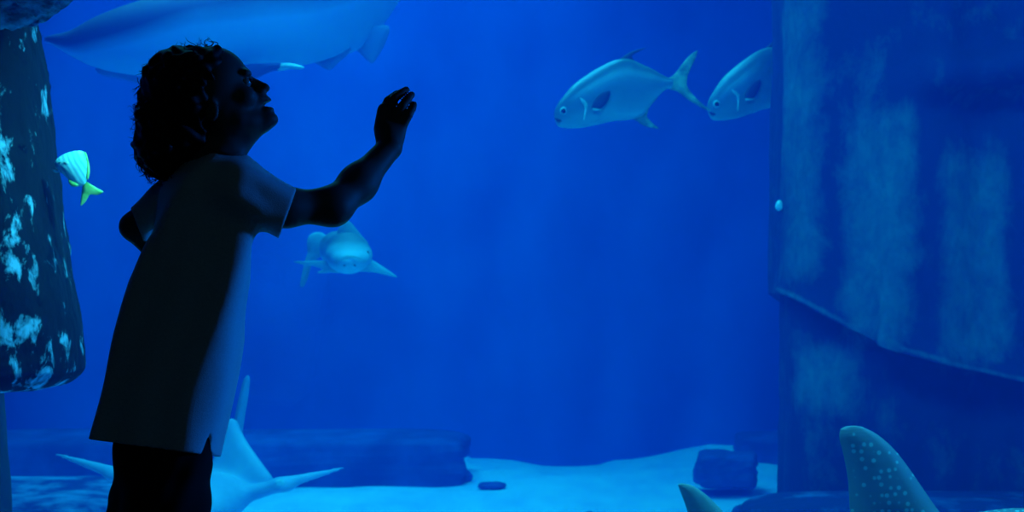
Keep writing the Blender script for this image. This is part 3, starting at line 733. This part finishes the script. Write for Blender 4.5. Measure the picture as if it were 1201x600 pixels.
def child_body():
    F = Field((J(120, 0).x, 2.28, 0.0), (J(503, 0, 120).x, 2.86, 1.27), 0.003)
    # torso
    tab = []
    for v, a, b in [(182, 236, 284), (190, 226, 292), (200, 215, 294), (225, 205, 292), (260, 196, 286), (320, 182, 268), (380, 172, 248), (440, 162, 240), (500, 158, 232), (560, 158, 230)]:
        c_ = J((a + b) / 2, v, 0); W = (b - a) / 2 / K
        tab.append((c_.z, c_.x, c_.y, W * 1.1, W * .8))
    F.tower(tab, RX, .02)
    F.cap(J(250, 195, 6), J(262, 158, 8), r(29), r(26), .02)
    # head
    w = 10
    F.ell(J(233, 112, w), r(62, 50, 56), .01)
    F.ell(J(252, 101, w), r(41, 44, 46), .01)
    F.ell(J(272, 120, w), r(29, 34, 32), .012)
    F.ell(J(262, 132, w), r(32, 36, 26), .012)
    F.cap(J(280, 140, w - 20), J(308, 141, w - 5), r(13), r(10), .012); F.cap(J(280, 140, w + 20), J(308, 141, w + 5), r(13), r(10), .012)
    F.cap(J(262, 142, w - 24), J(290, 144, w - 12), r(14), r(12), .012); F.cap(J(262, 142, w + 24), J(290, 144, w + 12), r(14), r(12), .012)
    F.ell(J(315, 140, w), r(11.5, 12, 9.5), .008)
    F.ell(J(289, 86, w - 14), r(6, 11, 5), .008); F.ell(J(289, 86, w + 14), r(6, 11, 5), .008)
    F.ell(J(285, 113, w - 20), r(15, 13, 13), .01); F.ell(J(285, 113, w + 20), r(15, 13, 13), .01)
    F.ell(J(293, 96, w - 16), r(6, 9, 5), .006, cut=True); F.ell(J(293, 96, w + 16), r(6, 9, 5), .006, cut=True)
    F.cap(J(293, 93, w), J(309, 101.5, w), r(4), r(5), .006)
    F.ell(J(311, 103.2, w), r(5.8, 6, 5.2), .003)
    for s in (-1, 1): F.ell(J(305, 107, w + s * 6), r(6, 4, 4), .004)
    F.ell(J(304, 116, w), r(12, 15, 7), .006)
    F.ell(J(310.5, 116.8, w), r(8, 11, 3.4), .002)
    F.ell(J(298, 125, w), r(12, 15, 16), .01)
    F.ell(J(318, 123, w), r(12, 13, 3.6), .001, cut=True)
    F.ell(J(312.5, 128.5, w), r(9.5, 9, 4), .004)
    F.cap(J(304, 148, w), J(274, 168, w), r(9), r(20), .015)
    for s in (-1, 1): F.ell(J(248, 130, w + s * 47), r(9, 4, 13), .006)
    # raised right arm
    F.cap(J(284, 228, -22), J(335, 243, -5), r(22), r(21), .015)
    F.cap(J(335, 243, -5), J(390, 242, 22), r(21.5), r(19.5), .02)
    F.cap(J(391, 242, 22), J(420, 215, 56), r(19.5), r(19.5), .03)
    F.cap(J(420, 215, 56), J(456, 174, 98), r(19.5), r(15), .03)
    # hand
    F.cap(J(457, 172, 100), J(455, 158, 104), r(15), r(14), .008)
    F.cap(J(453, 158, 104), J(454, 133, 108), r(13.5), r(11), .008, flat=((0, 1, 0), .75))
    F.cap(J(462, 160, 106), J(469, 142, 110), r(14), r(10.5), .008, flat=((0, 1, 0), .75))
    F.cap(J(448, 150, 104), J(450, 128, 106), r(10), r(7.5), .006)
    FG = [[(450, 130, 108), (455, 118, 114), (465, 110.5, 124), (472, 108, 132)],
          [(457, 127, 107), (463, 115, 110), (471, 108.5, 116), (476.5, 105, 122)],
          [(466, 136, 107), (472, 124, 108), (479, 115, 114), (483, 111, 119)],
          [(473, 145, 108), (479, 135, 108), (483.5, 127, 113), (485.5, 122.5, 117)]]
    for q in FG:
        for a, b, ra, rb in zip(q[:-1], q[1:], (6.4, 5.6, 5.0), (5.6, 5.0, 4.4)):
            F.cap(J(*a), J(*b), r(ra), r(rb), .0015)
    for a, b, ra, rb in (((449, 158, 112), (446, 145, 126), 8, 6.6), ((446, 145, 126), (449, 133, 138), 6.6, 5.4)): F.cap(J(*a), J(*b), r(ra), r(rb), .003)
    # left arm, hand on the hip, mostly hidden
    F.cap(J(205, 226, 45), J(157, 265, 60), r(20), r(16.5), .02)
    F.cap(J(157, 266, 60), J(200, 312, 90), r(16), r(12), .01)
    F.cap(J(200, 312, 90), J(216, 326, 88), r(12), r(11), .008, flat=((0, 1, 0), .7))
    for k_ in range(4):
        F.cap(J(214 + k_ * 2, 318 + k_ * 6, 88), J(228 + k_, 322 + k_ * 6, 80), r(5.2), r(5), .002); F.cap(J(228 + k_, 322 + k_ * 6, 80), J(238, 324 + k_ * 6, 68), r(5), r(4.2), .002)
    F.cap(J(206, 314, 84), J(214, 304, 72), r(6), r(5), .004)
    # legs and feet
    for hx, hw, kx in ((200, -32, 196), (182, 34, 184)):
        F.cap(J(hx - 4, 590, hw * .8), J(kx, 735, hw), r(36), r(28), .02); F.cap(J(kx, 735, hw), J(kx - 6, 900, hw), r(30), r(19), .015)
        F.cap(J(kx - 8, 928, hw), J(kx + 45, 933, hw + 30), r(17), r(13), .01)
    me = F.mesh('body'); return link_mesh('body', me, M['skin'], CH)
child_body()
for s in (-1, 1):
    e = ball('eye', J(287.5, 96.5, 10 + s * 15.5), 7 / K, M['eye'], CH); ball('pupil', J(292.5, 94.5, 10 + s * 16), 3.2 / K, M['fisheye'], e)

def shirt():
    F = Field((J(85, 0).x, 2.25, J(0, 560).z), (J(365, 0).x, 2.76, J(0, 170).z), 0.003)
    tab = []
    for v, a, b in [(176, 238, 284), (184, 228, 294), (192, 212, 302), (204, 198, 309), (222, 186, 311), (250, 178, 307), (285, 170, 299), (350, 154, 289), (400, 143, 281), (450, 132, 271), (515, 117, 257), (550, 109, 251)]:
        c_ = J((a + b) / 2, v, 0); W = (b - a) / 2 / K
        tab.append((c_.z, c_.x, c_.y, W, W))
    TW = [(J(0, 550).z, 91), (J(0, 420).z, 91), (J(0, 330).z, 88), (J(0, 260).z, 75), (J(0, 200).z, 55)]
    F.tower(tab, RX, .02, TW, 5.5)
    F.cap(J(278, 222, -32), J(345, 254, -2), r(31), r(31), .03)
    F.cap(J(212, 220, 40), J(165, 262, 58), r(24), r(22), .02)
    X, Y, Z = F.grid()
    U = X * FPX / Y + CX; V = CY - (Z - CAMZ) * FPX / Y
    T_ = X * 3.0 + Y * 2.0
    fold = 0.0035 * np.sin(U / 9 + V / 46 + 1.5 * np.sin(V / 60)) * np.clip((V - 240) / 120, 0, 1) + 0.002 * np.sin(U / 14 + Y * 28 + V / 90) * np.clip((V - 280) / 150, 0, 1)
    fold += 0.004 * np.sin((V - 0.55 * U) / 7.5) * np.clip(1 - np.abs(U - 305) / 45, 0, 1) * np.clip(1 - np.abs(V - 232) / 60, 0, 1)
    fold += 0.0045 * np.sin((U * 1.0 + V * 0.25) / 5.5) * np.clip(1 - np.abs(U - 178) / 26, 0, 1) * np.clip(1 - np.abs(V - 270) / 80, 0, 1)
    D = F.F + fold.astype(np.float32)
    sh = np.maximum(D, -(D + 0.0075))
    # hem, cuffs, neck
    hem = (V - (515 + (U - 105) * 0.135)) / K; sh = np.maximum(sh, hem)
    cuff = ((U - 337) * 0.94 + (V - 252) * 0.34) / K
    sh = np.maximum(sh, np.where(U > 300, cuff, -1))
    # left cuff: opening towards the elbow
    c2 = (-(U - 160) * 0.9 + (V - 262) * 0.35) / K
    sh = np.maximum(sh, np.where((U < 190) & (V < 300) & (V > 200), np.where(Y > Y0 + 30 / K, c2, -1), -1))
    neck = J(262, 168, 6); dn = np.sqrt((X - neck.x) ** 2 + (Y - neck.y) ** 2 * .8 + (Z - neck.z) ** 2) - r(33)
    sh = np.maximum(sh, -dn)
    sh = np.maximum(sh, (178 - V) / K)
    # side slit at the hem
    sl = np.maximum(np.abs(U - 242 - (V - 530) * -0.15) / K - np.clip((V - 508) * 0.24, -1, 50) / K, (Y - Y0) + 0.01)
    sh = np.maximum(sh, -sl)
    F.F = sh.astype(np.float32)
    return link_mesh('shirt', F.mesh('shirt'), M['shirt'], CH)
shirt()

def trousers():
    F = Field((J(105, 0).x, 2.3, 0.03), (J(285, 0).x, 2.76, J(0, 470).z), 0.004)
    tab = []
    for v, a, b in [(480, 140, 248), (520, 130, 252), (545, 127, 254), (570, 127, 249), (600, 126, 243), (640, 126, 240)]:
        c_ = J((a + b) / 2, v, 0); W = (b - a) / 2 / K; tab.append((c_.z, c_.x, c_.y, W * 1.2, W * .82))
    F.tower(tab, RX, .015)
    for hx, hw, kx in ((194, -36, 196), (180, 36, 184)):
        F.cap(J(hx, 600, hw), J(kx, 740, hw), r(50), r(38), .02); F.cap(J(kx, 740, hw), J(kx - 6, 905, hw), r(38), r(33), .015)
    F.ell(J(134, 603, 0), r(9, 20, 10), .01)
    X, Y, Z = F.grid(); F.F += (0.0025 * np.sin(Z * 70 + 3 * np.sin(X * 30)) * np.sin(X * 50 + Y * 40)).astype(np.float32)
    link_mesh('trousers', F.mesh('trousers'), M['trousers'], CH)
trousers()
def shoe(kx, hw):
    F = Field(J(kx - 45, 950, hw - 60), J(kx + 95, 885, hw + 90), 0.004)
    F.cap(J(kx - 8, 928, hw), J(kx + 48, 932, hw + 30), r(24), r(21), .015)
    F.cap(J(kx - 8, 905, hw), J(kx - 6, 925, hw), r(24), r(23), .015)
    X, Y, Z = F.grid(); F.F = np.maximum(F.F, (0.002 - Z)).astype(np.float32)
    link_mesh('shoe', F.mesh('shoe'), M['shoe'], CH)
shoe(196, -32); shoe(184, 34)

def hair():
    F = Field((J(140, 0).x, 2.35, J(0, 225).z), (J(290, 0).x, 2.68, J(0, 35).z), 0.0022)
    w = 10
    for u, v, a, b, c_ in ((216, 105, 50, 61, 50), (240, 92, 32, 54, 36), (205, 140, 42, 58, 46), (194, 172, 32, 52, 32), (225, 158, 30, 54, 28), (240, 128, 22, 59, 38), (190, 188, 22, 44, 20), (185, 174, 20, 46, 24), (182, 140, 18, 44, 30), (252, 78, 18, 46, 19)):
        F.ell(J(u, v, w), r(a, b, c_), .012)
    X, Y, Z = F.grid(); U = X * K; W = Y * K; V = Z * K
    n = 2.4 * np.sin(U / 4.2 + 2.0 * np.sin(V / 9.0)) * np.sin(V / 3.7 + 2 * np.sin(W / 8.0)) + 2.0 * np.sin(W / 5 + 2 * np.sin(U / 7)) * np.sin(V / 6 + U / 11) + 1.8 * np.sin(U / 11 + 1) * np.sin(V / 12 + W / 13)
    F.F += (n / K).astype(np.float32)
    # keep the face clear
    fc = J(296, 118, w); d = np.sqrt(((X - fc.x) / r(38)) ** 2 + ((Y - fc.y) / r(90)) ** 2 + ((Z - fc.z) / r(66)) ** 2) - 1
    F.F = np.maximum(F.F, -(d * r(38))).astype(np.float32)
    h = link_mesh('hair', F.mesh('hair'), M['hair'], CH)
    # loose curls round the edge
    cen = J(215, 120, w); paths = []; rad = []
    outline = [(262, 56), (250, 55), (238, 57), (225, 61), (210, 66), (196, 73), (184, 83), (176, 95), (169, 110), (166, 126), (164, 142), (163, 158), (163, 174), (167, 190), (176, 202), (188, 206), (200, 200), (212, 190), (225, 182)]
    O = resample(outline, 200)
    R = random.Random(4)
    for i in range(460):
        u, v = O[R.randrange(200)]; ww = R.gauss(0, 22)
        if v < 72 and R.random() < .75: continue
        p0 = J(u + (215 - u) * .10, v + (120 - v) * .10, w + ww)
        back = (v > 100)
        out = (p0 - cen).normalized()
        tang = Vector((-0.2 if back else -0.7, R.uniform(-.4, .4), -1 if back else .15)).normalized()
        L = R.uniform(8, 24) / K; cr = R.uniform(1.5, 5.5) / K; turns = R.uniform(.8, 2.2); ph = R.uniform(0, 6.28)
        d = (out * R.uniform(.45, 1.0) + tang * R.uniform(.2, .9)).normalized(); a = d.orthogonal().normalized(); b = d.cross(a)
        pts = []
        for k_ in range(15):
            t = k_ / 14; q = p0 + d * (L * t); an = ph + turns * 6.283 * t
            pts.append(q + (a * math.cos(an) + b * math.sin(an)) * cr * min(1, 3 * t))
        paths.append(pts); rad.append(R.uniform(.4, 1.0) / K)
    vs, fs = tubes(paths, rad); o = link_mesh('loose_curls', pymesh('loose_curls', vs, fs), M['hair'], h)
hair()

# ------------------------------------------------------------------ lights
def area(name, loc, size, sy, power, col, rot=(0, 0, 0), spread=180):
    l = bpy.data.lights.new(name, 'AREA'); l.shape = 'RECTANGLE'; l.spread = math.radians(spread); l.size = size; l.size_y = sy; l.energy = power; l.color = col
    o = bpy.data.objects.new(name, l); COL.objects.link(o); o.location = loc; o.rotation_euler = rot; return o
BL = (0.10, 0.60, 0.92)
area('tank_lamp', (-1.2, 9.0, 4.1), 3.2, 4.0, 330, BL, spread=140)
area('tank_lamp', (2.4, 10.0, 4.1), 3.5, 2.5, 35, BL)
area('tank_lamp', (0.6, 3.75, 4.1), 5.0, 0.8, 400, BL)
def aimed(name, loc, to, size, sy, power, col, spread):
    o = area(name, loc, size, sy, power, col, spread=spread); o.rotation_euler = (Vector(to) - Vector(loc)).to_track_quat('-Z', 'Y').to_euler(); return o
aimed('added_side_fill', (4.3, 3.85, 1.5), (-0.4, 2.5, 0.65), 0.4, 0.4, 17, (0.005, 0.17, 1.0), 50)  # added, unseen: stands in for tank glow on the shirt front
aimed('added_fish_fill', (0.3, 3.35, 3.0), (-1.23, 4.25, 1.15), 0.15, 0.15, 2.5, (0.2, 0.85, 1.0), 22)  # added, unseen: narrow beam that brightens the striped fish
area('room_fill', (0.6, -1.2, 2.7), 1.2, 1.2, 3.4, (0.2, 0.66, 1.0), (math.radians(25), 0, 0))  # added dim fill behind the camera, lifts the shirt's near side

wd = bpy.data.worlds.new('dark'); SC.world = wd; wd.use_nodes = True
wd.node_tree.nodes['Background'].inputs[0].default_value = (0, 0.0002, 0.0005, 1)

cam = bpy.data.cameras.new('camera'); cam.sensor_width = 36; cam.lens = FPX * 36 / 1201
cam.dof.use_dof = True; cam.dof.focus_distance = 2.75; cam.dof.aperture_fstop = 9
co = bpy.data.objects.new('camera', cam); COL.objects.link(co); co.location = (0, 0, CAMZ); co.rotation_euler = (math.pi / 2, 0, 0); SC.camera = co
SC.view_settings.view_transform = 'Standard'; SC.view_settings.look = 'None'; SC.view_settings.gamma = 1; SC.view_settings.exposure = 0.0
SC.view_settings.use_curve_mapping = False
SC.cycles.volume_bounces = 1; SC.cycles.max_bounces = 6; SC.cycles.transparent_max_bounces = 12
SC.cycles.use_denoising = True
